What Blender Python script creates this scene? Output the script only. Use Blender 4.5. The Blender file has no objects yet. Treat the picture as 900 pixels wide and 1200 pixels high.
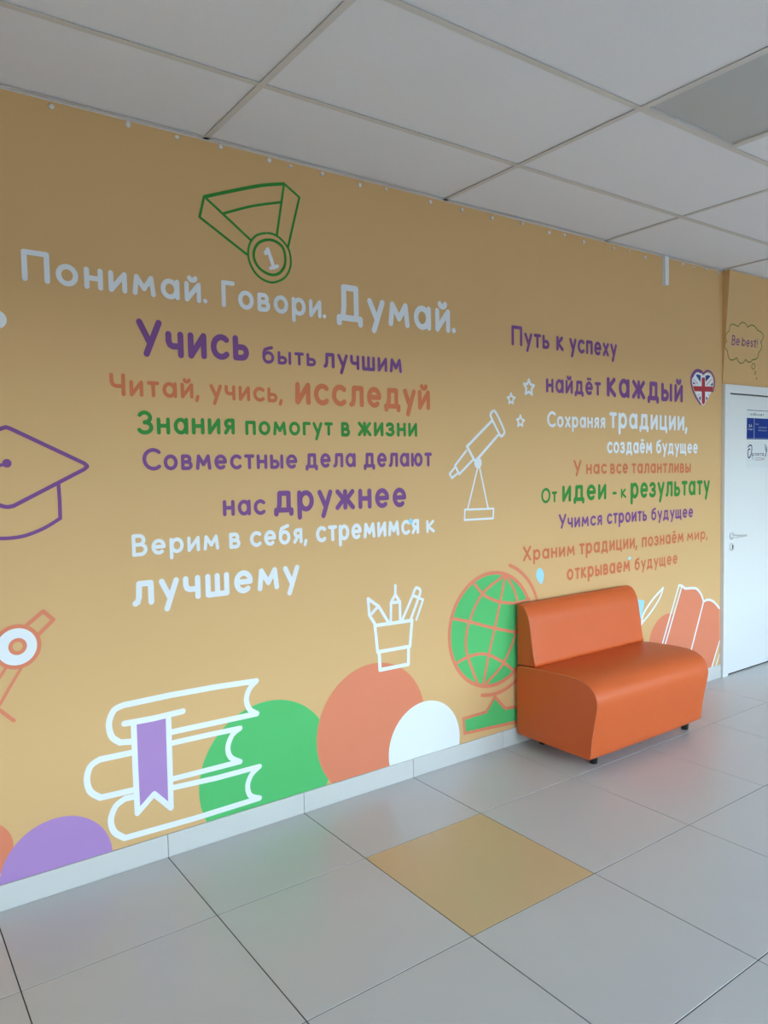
import bpy, bmesh, math, random
from mathutils import Vector, Matrix

random.seed(4)
scene = bpy.context.scene
col = scene.collection

# ------------------------------------------------------------------ camera
# solved from the 0.6 m floor tiles and the ceiling grid of the photograph
FPX = 871.147
CAM = Vector((-0.931, -2.7736, 1.4828))
YAW, PITCH, ROLL = 0.6228, -0.0581, -0.0187
fw = Vector((math.sin(YAW)*math.cos(PITCH), math.cos(YAW)*math.cos(PITCH), math.sin(PITCH)))
r0 = Vector((math.cos(YAW), -math.sin(YAW), 0))
u0 = r0.cross(fw)
rt = math.cos(ROLL)*r0 + math.sin(ROLL)*u0
up = -math.sin(ROLL)*r0 + math.cos(ROLL)*u0
cd = bpy.data.cameras.new('camera')
cd.sensor_fit = 'VERTICAL'
cd.sensor_height = 36.0
cd.lens = FPX/1200*36.0
cam = bpy.data.objects.new('camera', cd)
col.objects.link(cam)
M = Matrix((rt, up, -fw)).transposed().to_4x4()
M.translation = CAM
cam.matrix_world = M
scene.camera = cam

# ------------------------------------------------------------------ sizes
H = 2.7622            # ceiling height
T = 0.6               # floor tile
ROW = 0.4758          # depth of the cut row of tiles along the mural wall
CB, CX, CS = 0.4828, 0.2459, 0.6032   # ceiling grid: first line from wall, first cross bar, module
XE = 3.895            # end of the mural wall
XL, XR = -4.2, 7.2    # room ends
YW = -ROW - 7*T       # window wall

# ------------------------------------------------------------------ sky and daylight
world = bpy.data.worlds.new('overcast_sky')
scene.world = world
world.use_nodes = True
nt = world.node_tree
nt.nodes.clear()
wo = nt.nodes.new('ShaderNodeOutputWorld')
bg = nt.nodes.new('ShaderNodeBackground')
tc = nt.nodes.new('ShaderNodeTexCoord')
sp = nt.nodes.new('ShaderNodeSeparateXYZ')
rp = nt.nodes.new('ShaderNodeValToRGB')
mp = nt.nodes.new('ShaderNodeMapRange')
mp.inputs['From Min'].default_value = -0.5
mp.inputs['From Max'].default_value = 0.5
nt.links.new(tc.outputs['Generated'], sp.inputs[0])
nt.links.new(sp.outputs['Z'], mp.inputs['Value'])
nt.links.new(mp.outputs[0], rp.inputs[0])
nt.links.new(rp.outputs[0], bg.inputs['Color'])
nt.links.new(bg.outputs[0], wo.inputs[0])
e = rp.color_ramp.elements
e[0].position = 0.0;  e[0].color = (0.10, 0.11, 0.11, 1)      # ground outside
e[1].position = 0.49; e[1].color = (0.13, 0.14, 0.14, 1)
n = e.new(0.515); n.color = (0.80, 0.97, 1.0, 1)              # bright haze above the horizon
n = e.new(0.70); n.color = (0.68, 0.86, 0.98, 1)
n = e.new(1.0); n.color = (0.42, 0.60, 0.80, 1)
bg.inputs['Strength'].default_value = 6.0

WINDOWS = [(-3.4, -1.2), (0.2, 2.4), (3.0, 5.0), (5.3, 7.0)]
SILL, HEAD = 0.45, 2.20
for a, b in WINDOWS:
    ld = bpy.data.lights.new('window_portal', 'AREA')
    ld.shape = 'RECTANGLE'
    ld.size, ld.size_y = b-a, HEAD-SILL
    ld.cycles.is_portal = True
    lo = bpy.data.objects.new('window_portal', ld)
    lo.location = ((a+b)/2, YW-0.12, (SILL+HEAD)/2)
    lo.rotation_euler = (math.radians(90), 0, 0)     # shines towards +Y, into the room
    lo.rotation_euler = (math.radians(90), 0, math.radians(180))
    col.objects.link(lo)

scene.view_settings.view_transform = 'Standard'
scene.view_settings.look = 'None'
scene.view_settings.gamma = 1.0
scene.view_settings.use_curve_mapping = False
scene.view_settings.exposure = 1.12


# ------------------------------------------------------------------ helpers
def srgb(r, g, b):
    f = lambda c: (c/255/12.92) if c/255 <= 0.04045 else ((c/255+0.055)/1.055)**2.4
    return (f(r), f(g), f(b), 1)


def mat(name, color, rough=0.6, spec=0.5, var=0.0, vscale=3.0, bump=0.0, bscale=200.0, metal=0.0, bdist=0.001, coat=0.0):
    m = bpy.data.materials.new(name)
    m.use_nodes = True
    t = m.node_tree
    b = t.nodes['Principled BSDF']
    b.inputs['Base Color'].default_value = color
    b.inputs['Roughness'].default_value = rough
    b.inputs['Specular IOR Level'].default_value = spec
    b.inputs['Metallic'].default_value = metal
    b.inputs['Coat Weight'].default_value = coat
    co = t.nodes.new('ShaderNodeTexCoord')
    if var > 0:
        nz = t.nodes.new('ShaderNodeTexNoise')
        nz.inputs['Scale'].default_value = vscale
        nz.inputs['Detail'].default_value = 4
        t.links.new(co.outputs['Object'], nz.inputs['Vector'])
        mx = t.nodes.new('ShaderNodeMix')
        mx.data_type = 'RGBA'
        mx.inputs['A'].default_value = tuple(c*(1-var) for c in color[:3])+(1,)
        mx.inputs['B'].default_value = tuple(min(1, c*(1+var)) for c in color[:3])+(1,)
        t.links.new(nz.outputs['Fac'], mx.inputs['Factor'])
        t.links.new(mx.outputs['Result'], b.inputs['Base Color'])
    if bump > 0:
        nb = t.nodes.new('ShaderNodeTexNoise')
        nb.inputs['Scale'].default_value = bscale
        nb.inputs['Detail'].default_value = 3
        t.links.new(co.outputs['Object'], nb.inputs['Vector'])
        bp = t.nodes.new('ShaderNodeBump')
        bp.inputs['Strength'].default_value = bump
        bp.inputs['Distance'].default_value = bdist
        t.links.new(nb.outputs['Fac'], bp.inputs['Height'])
        t.links.new(bp.outputs['Normal'], b.inputs['Normal'])
    return m


MAT = {
    'wall': mat('ochre_wall_paint', srgb(218, 178, 124), 0.62, 0.35, 0.03, 1.6, 0.25, 90, bdist=0.0008),
    'white': mat('white_mural_paint', srgb(232, 239, 246), 0.55, 0.25),
    'purple': mat('purple_mural_paint', srgb(126, 77, 142), 0.55, 0.25, 0.05, 9),
    'lilac': mat('lilac_mural_paint', srgb(174, 136, 198), 0.55, 0.25, 0.05, 9),
    'coral': mat('coral_mural_paint', srgb(224, 134, 102), 0.55, 0.25, 0.03, 9),
    'coral_text': mat('coral_lettering_paint', srgb(212, 120, 78), 0.55, 0.25, 0.03, 9),
    'green': mat('green_mural_paint', srgb(86, 190, 112), 0.55, 0.25, 0.04, 9),
    'green_text': mat('green_lettering_paint', srgb(52, 142, 58), 0.55, 0.25, 0.04, 9),
    'sky_blue': mat('pale_blue_mural_paint', srgb(160, 220, 240), 0.5, 0.4),
    'flag_red': mat('flag_red_paint', srgb(178, 36, 52), 0.5, 0.4),
    'flag_blue': mat('flag_blue_paint', srgb(16, 60, 128), 0.5, 0.4),
    'olive': mat('olive_green_line_paint', srgb(110, 128, 50), 0.5, 0.4),
    'tile': mat('grey_porcelain_tile', srgb(200, 200, 201), 0.27, 0.5, 0.05, 2.2, 0.08, 500, bdist=0.0003),
    'tile_tan': mat('tan_porcelain_tile', srgb(212, 184, 142), 0.27, 0.5, 0.04, 2.2, 0.08, 500, bdist=0.0003),
    'grout': mat('dark_grey_grout', srgb(58, 56, 55), 0.9, 0.2),
    'skirting': mat('pale_grey_skirting_tile', srgb(206, 208, 206), 0.42, 0.5, 0.02, 4),
    'ceiling': mat('white_mineral_ceiling_tile', srgb(234, 236, 242), 0.9, 0.2, 0.03, 120, 0.5, 260),
    'bar': mat('off_white_metal_grid_bar', srgb(212, 210, 208), 0.6, 0.3),
    'void': mat('dark_ceiling_void', srgb(60, 60, 60), 0.9, 0.1),
    'diffuser': mat('grey_frosted_light_diffuser', srgb(184, 188, 190), 0.45, 0.5, 0.0, 3, 0.3, 400),
    'leather': mat('orange_leatherette', srgb(211, 98, 47), 0.42, 0.32, 0.04, 5, 0.35, 420, bdist=0.0006),
    'thread': mat('orange_seam_piping', srgb(222, 122, 84), 0.45, 0.5),  # piping colour lightened to paint in the highlight along the sofa edges
    'black': mat('black_plastic', srgb(24, 25, 28), 0.4, 0.5),
    'door': mat('white_lacquered_door', srgb(226, 230, 232), 0.35, 0.5, 0.01, 2),
    'steel': mat('satin_steel', srgb(214, 216, 216), 0.4, 0.5, metal=0.55),
    'plastic': mat('white_plastic', srgb(228, 230, 232), 0.4, 0.5),
    'sign_blue': mat('blue_sign_print', srgb(6, 48, 138), 0.6, 0.2),
    'sign_navy': mat('navy_sign_print', srgb(18, 36, 92), 0.6, 0.2),
    'paper': mat('white_paper', srgb(222, 228, 230), 0.6, 0.3),
    'grey_ink': mat('grey_ink', srgb(158, 172, 178), 0.6, 0.3),
    'light_wall': mat('pale_plaster', srgb(226, 220, 208), 0.8, 0.3, 0.03, 2),
}
g = bpy.data.materials.new('window_glass')
g.use_nodes = True
gt = g.node_tree
gt.nodes.clear()
go = gt.nodes.new('ShaderNodeOutputMaterial')
gm = gt.nodes.new('ShaderNodeMixShader')
gm.inputs[0].default_value = 0.06
g1 = gt.nodes.new('ShaderNodeBsdfTransparent')
g2 = gt.nodes.new('ShaderNodeBsdfGlossy')
g2.inputs['Roughness'].default_value = 0.02
gt.links.new(g1.outputs[0], gm.inputs[1])
gt.links.new(g2.outputs[0], gm.inputs[2])
gt.links.new(gm.outputs[0], go.inputs[0])
MAT['glass'] = g


def link(name, bm, m, parent=None, smooth=False):
    me = bpy.data.meshes.new(name)
    bm.normal_update()
    bm.to_mesh(me)
    bm.free()
    me.materials.append(MAT[m])
    if smooth:
        for p in me.polygons:
            p.use_smooth = True
    o = bpy.data.objects.new(name, me)
    col.objects.link(o)
    if parent:
        o.parent = parent
    return o


def box(bm, x0, x1, y0, y1, z0, z1, bevel=0.0):
    r = bmesh.ops.create_cube(bm, size=1)
    bmesh.ops.scale(bm, vec=(x1-x0, y1-y0, z1-z0), verts=r['verts'])
    bmesh.ops.translate(bm, vec=((x0+x1)/2, (y0+y1)/2, (z0+z1)/2), verts=r['verts'])
    if bevel:
        ed = list({e for v in r['verts'] for e in v.link_edges})
        bmesh.ops.bevel(bm, geom=ed, offset=bevel, segments=1, affect='EDGES')
    return bm


def boxes(name, m, L, parent=None, bevel=0.0):
    bm = bmesh.new()
    for b in L:
        box(bm, *b, bevel=bevel)
    return link(name, bm, m, parent)


def struct(o):
    o['kind'] = 'structure'
    return o


def tag(o, label, cat, group=None):
    o['label'] = label
    o['category'] = cat
    if group:
        o['group'] = group
    return o


def thing(name, loc, label, cat, group=None):
    o = bpy.data.objects.new(name, None)
    o.location = loc
    o.empty_display_size = 0.1
    col.objects.link(o)
    return tag(o, label, cat, group)


# ------------------------------------------------------------------ floor
floor = struct(boxes('floor', 'grout', [(XL, XR, YW, 0.2, -0.12, -0.0018)]))


def tile_mesh(w, d, m):
    bm = bmesh.new()
    g_ = 0.0017
    x0, x1, y0, y1 = g_, w-g_, g_, d-g_
    c = 0.0009
    lo = [bm.verts.new(p) for p in ((x0, y0, -0.008), (x1, y0, -0.008), (x1, y1, -0.008), (x0, y1, -0.008))]
    mi = [bm.verts.new(p) for p in ((x0, y0, -c), (x1, y0, -c), (x1, y1, -c), (x0, y1, -c))]
    hi = [bm.verts.new(p) for p in ((x0+c, y0+c, 0), (x1-c, y0+c, 0), (x1-c, y1-c, 0), (x0+c, y1-c, 0))]
    for a, b in ((lo, mi), (mi, hi)):
        for i in range(4):
            bm.faces.new((a[i], a[(i+1) % 4], b[(i+1) % 4], b[i]))
    bm.faces.new(hi)
    me = bpy.data.meshes.new('tile')
    bm.normal_update()
    bm.to_mesh(me)
    bm.free()
    me.materials.append(MAT[m])
    return me


full, cut, tan = tile_mesh(T, T, 'tile'), tile_mesh(T, ROW, 'tile'), tile_mesh(T, T, 'tile_tan')
for i in range(round((XR-XL)/T)):
    for j in range(8):
        x = XL+i*T
        is_tan = j > 0 and (round(x/T)-1) % 4 == 0 and (j-1) % 4 == 0
        o = bpy.data.objects.new('tile', cut if j == 0 else (tan if is_tan and x > -2 and x < 1 else full))
        o.location = (x, -ROW if j == 0 else -ROW-j*T, 0)
        o.parent = floor
        if o.data == tan:
            o['label'] = 'tan floor tile among the grey ones'
        col.objects.link(o)

# ------------------------------------------------------------------ mural wall and the rest of the shell
wall = struct(boxes('wall_back', 'wall', [(XL, XE, 0.0, 0.2, -0.12, H+0.3)]))
# the wall of the door: a little proud of the mural wall towards the ceiling
bm = bmesh.new()


def prism(bm, x0, x1, prof):
    a = [bm.verts.new((x0, y, z)) for y, z in prof]
    b = [bm.verts.new((x1, y, z)) for y, z in prof]
    bm.faces.new(a)
    bm.faces.new(list(reversed(b)))
    n_ = len(prof)
    for i in range(n_):
        bm.faces.new((a[(i+1) % n_], a[i], b[i], b[(i+1) % n_]))


DT = 2.012
DX1 = 4.93
prism(bm, XE, XR, [(0.2, DT), (-0.004, DT), (-0.050, H), (-0.050, H+0.3), (0.2, H+0.3)])
prism(bm, DX1, XR, [(0.2, -0.12), (-0.004, -0.12), (-0.004, DT), (0.2, DT)])
bmesh.ops.recalc_face_normals(bm, faces=bm.faces)
wall_r = struct(link('wall_right', bm, 'wall'))
fr = []
xs = [XL] + [v for w in WINDOWS for v in w] + [XR]
fr.append((XL, XR, YW-0.25, YW, -0.12, SILL))
fr.append((XL, XR, YW-0.25, YW, HEAD, H+0.3))
for k in range(0, len(xs), 2):
    fr.append((xs[k], xs[k+1], YW-0.25, YW, SILL, HEAD))
struct(boxes('wall_front', 'light_wall', fr))
struct(boxes('wall_left', 'wall', [(XL-0.2, XL, YW-0.25, 0.2, -0.12, H+0.3)]))
struct(boxes('wall_far_end', 'light_wall', [(XR, XR+0.2, YW-0.25, 0.2, -0.12, H+0.3)]))
for k, (a, b) in enumerate(WINDOWS):
    y0, y1 = YW-0.16, YW-0.09
    f_ = 0.06
    m_ = (a+b)/2
    w = struct(boxes('window_%d' % (k+1), 'plastic', [
        (a, b, y0, y1, SILL, SILL+f_), (a, b, y0, y1, HEAD-f_, HEAD),
        (a, a+f_, y0, y1, SILL+f_, HEAD-f_), (b-f_, b, y0, y1, SILL+f_, HEAD-f_),
        (m_-f_/2, m_+f_/2, y0, y1, SILL+f_, HEAD-f_)]))
    for c, d in ((a+f_, m_-f_/2), (m_+f_/2, b-f_)):
        boxes('pane', 'glass', [(c, d, YW-0.13, YW-0.122, SILL+f_, HEAD-f_)], w)

# ------------------------------------------------------------------ ceiling
ceil_ = struct(boxes('ceiling', 'void', [(XL, XR, YW, 0.0, H+0.05, H+0.3)]))
kx0 = math.floor((XL-CX)/(2*CS))
kx1 = math.ceil((XR-CX)/(2*CS))
GX = [CX+2*CS*k for k in range(kx0, kx1+1)]
GY = [0.0] + [-CB-CS*j for j in range(0, 9) if -CB-CS*j > YW] + [YW]
LAMP_X, LAMP_Y = CX+2*CS, -CB-CS              # corner of the ceiling light's cell
BW = 0.012
pan = {}


def panel(x0, x1, y0, y1, drop=0.0):
    """mineral board resting on the grid, its edge a hair above the bars"""
    key = (round(x1-x0, 4), round(y0-y1, 4))
    if key not in pan:
        bm_ = bmesh.new()
        w_, d_ = x1-x0, y0-y1
        q = 0.004
        box(bm_, q, w_-q, -d_+q, -q, 0.0032, 0.018)
        me = bpy.data.meshes.new('panel')
        bm_.to_mesh(me)
        bm_.free()
        me.materials.append(MAT['ceiling'])
        pan[key] = me
    o = bpy.data.objects.new('panel', pan[key])
    o.location = (x0, y0, H+drop)
    o.rotation_euler = (random.uniform(-.0006, .0006), random.uniform(-.0006, .0006), 0)
    o.parent = ceil_
    col.objects.link(o)


for i in range(len(GX)-1):
    for j in range(len(GY)-1):
        x0, x1 = max(GX[i], XL), min(GX[i+1], XR)
        if x1 - x0 < 0.03:
            continue
        # one more light two cells further, out of frame, is left out
        if abs(GX[i]-LAMP_X) < 0.01 and abs(GY[j]-LAMP_Y) < 0.01:
            panel(x0+CS, x1, GY[j], GY[j+1])
        else:
            panel(x0, x1, GY[j], GY[j+1])


def tee(x0, x1, y0, y1):
    """one T-bar: flange with a slightly stepped edge and its web"""
    bm_ = bmesh.new()
    box(bm_, x0, x1, y0, y1, H-0.0015, H+0.0005)
    if x1-x0 > y1-y0:
        c = (y0+y1)/2
        box(bm_, x0, x1, c-0.002, c+0.002, H+0.0005, H+0.03)
    else:
        c = (x0+x1)/2
        box(bm_, c-0.002, c+0.002, y0, y1, H+0.0005, H+0.03)
    return link('grid_bar', bm_, 'bar', ceil_)


for y in GY[1:-1]:
    tee(XL, XR, y-BW, y+BW)
for x in GX:
    if XL < x < XR:
        for j in range(len(GY)-1):
            tee(x-BW, x+BW, GY[j+1]+(BW if j < len(GY)-2 else 0), GY[j]-(BW if j else 0))
tee(LAMP_X+CS-BW, LAMP_X+CS+BW, LAMP_Y-CS+BW, LAMP_Y-BW)
struct(boxes('trim_1', 'bar', [(XL, XE, -0.02, 0.0, H-0.0015, H), (XL, XE, -0.0012, 0.0, H-0.006, H-0.0015)]))
struct(boxes('trim_2', 'bar', [(XE, XR, -0.07, -0.05, H-0.002, H)]))

# ceiling light, switched off
lamp = thing('ceiling_light', (LAMP_X+CS/2, LAMP_Y-CS/2, H), 'square recessed ceiling light, switched off, grey diffuser in a white frame among the ceiling tiles', 'ceiling light')
a = CS/2-BW-0.001
bm = bmesh.new()
d1 = a-0.008
for (x0, x1, y0, y1) in ((-a, a, -a, -d1), (-a, a, d1, a), (-a, -d1, -d1, d1), (d1, a, -d1, d1)):
    box(bm, x0, x1, y0, y1, -0.001, 0.014)
link('frame', bm, 'bar', lamp)
bm = bmesh.new()
box(bm, -d1+0.002, d1-0.002, -d1+0.002, d1-0.002, 0.007, 0.011)
link('diffuser', bm, 'diffuser', lamp)

# ------------------------------------------------------------------ skirting tiles
base = struct(boxes('baseboard_back', 'grout', [(XL, XE, -0.0055, -0.001, -0.001, 0.088)]))
bm = bmesh.new()
box(bm, 0.001, T-0.001, -0.009, -0.0005, 0.001, 0.0905, bevel=0.001)
me = bpy.data.meshes.new('skirting_tile')
bm.to_mesh(me)
bm.free()
me.materials.append(MAT['skirting'])
x = XL
while x < XE-T:
    o = bpy.data.objects.new('skirting_tile', me)
    o.location = (x, 0, 0)
    o.parent = base
    col.objects.link(o)
    x += T
boxes('skirting_tile', 'skirting', [(x+0.001, XE-0.002, -0.009, -0.0005, 0.001, 0.0905)], base)

base_r = struct(boxes('baseboard_right', 'grout', [(DX1, XR, -0.0095, -0.005, -0.001, 0.088)]))
x = DX1
while x < XR:
    boxes('skirting_tile', 'skirting', [(x+0.001, min(x+T, XR)-0.001, -0.013, -0.0045, 0.001, 0.0905)], base_r)
    x += T

# ------------------------------------------------------------------ door
door = struct(boxes('door_1', 'door', [
    (XE+0.001, XE+0.066, -0.024, 0.16, 0.0, 1.955), (DX1-0.065, DX1-0.001, -0.024, 0.16, 0.0, 1.955),
    (XE+0.001, DX1-0.001, -0.024, 0.16, 1.955, DT)], bevel=0.0012))
boxes('door_leaf', 'door', [(XE+0.073, DX1-0.072, -0.010, 0.03, 0.009, 1.946)], door, bevel=0.001)
boxes('door_gap', 'black', [(XE+0.066, DX1-0.066, 0.035, 0.05, 0.001, 1.955)], door)


def lathe(bm, prof, n_=20, axis='Z', org=(0, 0, 0)):
    """revolve (radius, height) pairs about an axis"""
    rings = []
    for r, h in prof:
        ring = []
        for k in range(n_):
            t = 2*math.pi*k/n_
            c, s = r*math.cos(t), r*math.sin(t)
            p = (c, s, h) if axis == 'Z' else ((c, h, s) if axis == 'Y' else (h, c, s))
            ring.append(bm.verts.new(Vector(p)+Vector(org)))
        rings.append(ring)
    for a_, b_ in zip(rings, rings[1:]):
        for k in range(n_):
            bm.faces.new((a_[k], a_[(k+1) % n_], b_[(k+1) % n_], b_[k]))
    bm.faces.new(rings[0])
    bm.faces.new(rings[-1])
    bmesh.ops.recalc_face_normals(bm, faces=bm.faces)
    return bm


HX, HZ = XE+0.118, 0.972
bm = bmesh.new()
lathe(bm, [(0.026, -0.010), (0.026, -0.016), (0.022, -0.019), (0.010, -0.0195), (0.0095, -0.055)], 24, 'Y', (HX, 0, HZ))
lathe(bm, [(0.0085, 0), (0.0095, 0.004), (0.0090, 0.10), (0.0075, 0.125), (0.004, 0.128)], 16, 'X', (HX-0.008, -0.052, HZ))
h = link('handle', bm, 'steel', door, True)
h['label'] = 'satin steel lever handle'
bm = bmesh.new()
lathe(bm, [(0.026, -0.010), (0.026, -0.015), (0.022, -0.018)], 24, 'Y', (HX, 0, HZ-0.075))
kp = link('keyhole_plate', bm, 'steel', door, True)
kp['label'] = 'round steel keyhole plate'
bm = bmesh.new()
lathe(bm, [(0.0075, -0.0175), (0.0075, -0.019)], 14, 'Y', (HX, 0, HZ-0.069))
box(bm, HX-0.0035, HX+0.0035, -0.019, -0.0175, HZ-0.092, HZ-0.070)
link('keyhole', bm, 'black', door)


# ------------------------------------------------------------------ mural painting on the wall
def wall_at(px, py, y=0.0):
    """the point of the wall plane (x, z) that stands at a measured photo position"""
    d = fw + (px-450)/FPX*rt + (600-py)/FPX*up
    t = (y-CAM.y)/d.y
    p = CAM + t*d
    return (p.x, p.z)


def S(ox, oy, s, L, y=0.0):
    return [wall_at(ox+a_/s, oy+b_/s, y) for a_, b_ in L]


def curve(P, closed=False, n_=5):
    """Catmull-Rom through the given points"""
    out = []
    m_ = len(P)
    rng = range(m_) if closed else range(m_-1)
    for i in rng:
        if closed:
            a_, b_, c, d = (P[(i+k-1) % m_] for k in range(4))
        else:
            a_, b_, c, d = P[max(i-1, 0)], P[i], P[i+1], P[min(i+2, m_-1)]
        for k in range(n_):
            t = k/n_
            out.append(tuple(0.5*(2*b_[q]+(c[q]-a_[q])*t+(2*a_[q]-5*b_[q]+4*c[q]-d[q])*t*t+(3*b_[q]-a_[q]-3*c[q]+d[q])*t**3) for q in (0, 1)))
    if not closed:
        out.append(P[-1])
    return out


def circle(cx, cz, r, a0=0, a1=360, n_=48, rz=None):
    rz = rz or r
    return [(cx+r*math.cos(math.radians(a0+(a1-a0)*k/n_)), cz+rz*math.sin(math.radians(a0+(a1-a0)*k/n_))) for k in range(n_+(abs(a1-a0) < 360))]


def above(P, z=0.03):
    return [(x_, max(z_, z)) for x_, z_ in P]


def n_loop(Q):
    return len(Q) > 8 and math.hypot(Q[0][0]-Q[-1][0], Q[0][1]-Q[-1][1]) < 1e-4


class Paint:
    """flat coat of paint built up of brush strokes and filled outlines, a hair proud of the wall"""

    def __init__(self, layer=1, y=0.0):
        self.bm = bmesh.new()
        self.y = y-0.0004*layer
        self.k = 0

    def fill(self, P):
        self.k += 1
        y_ = self.y - 0.000012*(self.k % 30)
        vs = [self.bm.verts.new((a_, y_, b_)) for a_, b_ in P]
        f = self.bm.faces.new(vs)
        f.normal_update()
        if f.normal.y > 0:
            f.normal_flip()
        bmesh.ops.triangulate(self.bm, faces=[f])
        return self

    def stroke(self, P, w, closed=False):
        """a brush line: a mitred ribbon with round ends; sharp corners start a new overlapping line"""
        P = list(P)
        h_ = w/2
        Q = [P[0]]
        for p in P[1:]:
            if math.hypot(p[0]-Q[-1][0], p[1]-Q[-1][1]) > 1e-5:
                Q.append(p)
        if n_loop(Q):
            closed = True
            Q[-1] = Q[0]
        if closed and math.hypot(Q[0][0]-Q[-1][0], Q[0][1]-Q[-1][1]) > 1e-5:
            Q.append(Q[0])
        n_ = len(Q)

        def turn(a_, b_, c):
            d1_ = math.atan2(b_[1]-a_[1], b_[0]-a_[0])
            d2_ = math.atan2(c[1]-b_[1], c[0]-b_[0])
            return abs((d2_-d1_+math.pi) % (2*math.pi)-math.pi)
        runs, cur = [], [Q[0]]
        for i in range(1, n_-1):
            cur.append(Q[i])
            if turn(Q[i-1], Q[i], Q[i+1]) > 0.9:
                runs.append(cur)
                cur = [Q[i]]
        if n_ > 1:
            cur.append(Q[-1])
        runs.append(cur)
        ring_ = closed and len(runs) == 1 and n_ > 3 and turn(Q[-2], Q[0], Q[1]) < 0.9
        for R_ in runs:
            self.k += 1
            self.ribbon(R_, h_, ring_)
        return self

    def ribbon(self, R_, h_, ring_=False):
        y_ = self.y - 0.000012*(self.k % 30)
        if len(R_) == 1:
            R_ = [R_[0], (R_[0][0]+1e-4, R_[0][1])]
        n_ = len(R_)
        L, Rr = [], []
        for i in range(n_):
            if ring_:
                a_, c = R_[(i-1) % (n_-1)], R_[(i+1) % (n_-1)]
            else:
                a_, c = R_[max(i-1, 0)], R_[min(i+1, n_-1)]
            b_ = R_[i]
            u_ = (b_[0]-a_[0], b_[1]-a_[1])
            v_ = (c[0]-b_[0], c[1]-b_[1])
            lu, lv = math.hypot(*u_), math.hypot(*v_)
            if lu < 1e-9:
                u_, lu = v_, lv
            if lv < 1e-9:
                v_, lv = u_, lu
            tx, tz = u_[0]/lu+v_[0]/lv, u_[1]/lu+v_[1]/lv
            l = math.hypot(tx, tz)
            tx, tz = tx/l, tz/l
            m_ = h_/max(0.8, (tx*u_[0]+tz*u_[1])/lu)
            L.append((b_[0]-tz*m_, b_[1]+tx*m_))
            Rr.append((b_[0]+tz*m_, b_[1]-tx*m_))
        if not ring_:
            # round ends
            for end in (0, 1):
                b_ = R_[-1] if end else R_[0]
                a_ = R_[-2] if end else R_[1]
                t0 = math.atan2(b_[1]-a_[1], b_[0]-a_[0])
                arc_ = [(b_[0]+h_*math.cos(t0+math.pi*(k/7-.5)), b_[1]+h_*math.sin(t0+math.pi*(k/7-.5))) for k in range(8)]
                self.quad(arc_, y_)
        vl = [self.bm.verts.new((p[0], y_, p[1])) for p in L]
        vr = [self.bm.verts.new((p[0], y_, p[1])) for p in Rr]
        for i in range(n_-1):
            f = self.bm.faces.new((vl[i], vr[i], vr[i+1], vl[i+1]))
            f.normal_update()
            if f.normal.y > 0:
                f.normal_flip()

    def quad(self, P, y_=None):
        vs = [self.bm.verts.new((a_, self.y if y_ is None else y_, b_)) for a_, b_ in P]
        f = self.bm.faces.new(vs)
        f.normal_update()
        if f.normal.y > 0:
            f.normal_flip()

    def done(self, name, m, parent=None, label=None):
        o = link(name, self.bm, m, parent or wall)
        if label:
            o['label'] = label
        return o


# --- a rounded brush alphabet: centre lines in a box, x-height or cap height = 1
def E(cx, cy, rx, ry, a0=0, a1=360, n_=16):
    return [(cx+rx*math.cos(math.radians(a0+(a1-a0)*k/n_)), cy+ry*math.sin(math.radians(a0+(a1-a0)*k/n_))) for k in range(n_+1)]


def bowl(x0, x1, y0, y1):
    """right-hand bowl on a stem"""
    r = (y1-y0)/2
    k = min(r*0.9, (x1-x0))
    return [(x0, y1), (x1-k, y1)] + E(x1-k, (y0+y1)/2, k, r, 90, -90, 10)[1:] + [(x0, y0)]


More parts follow.
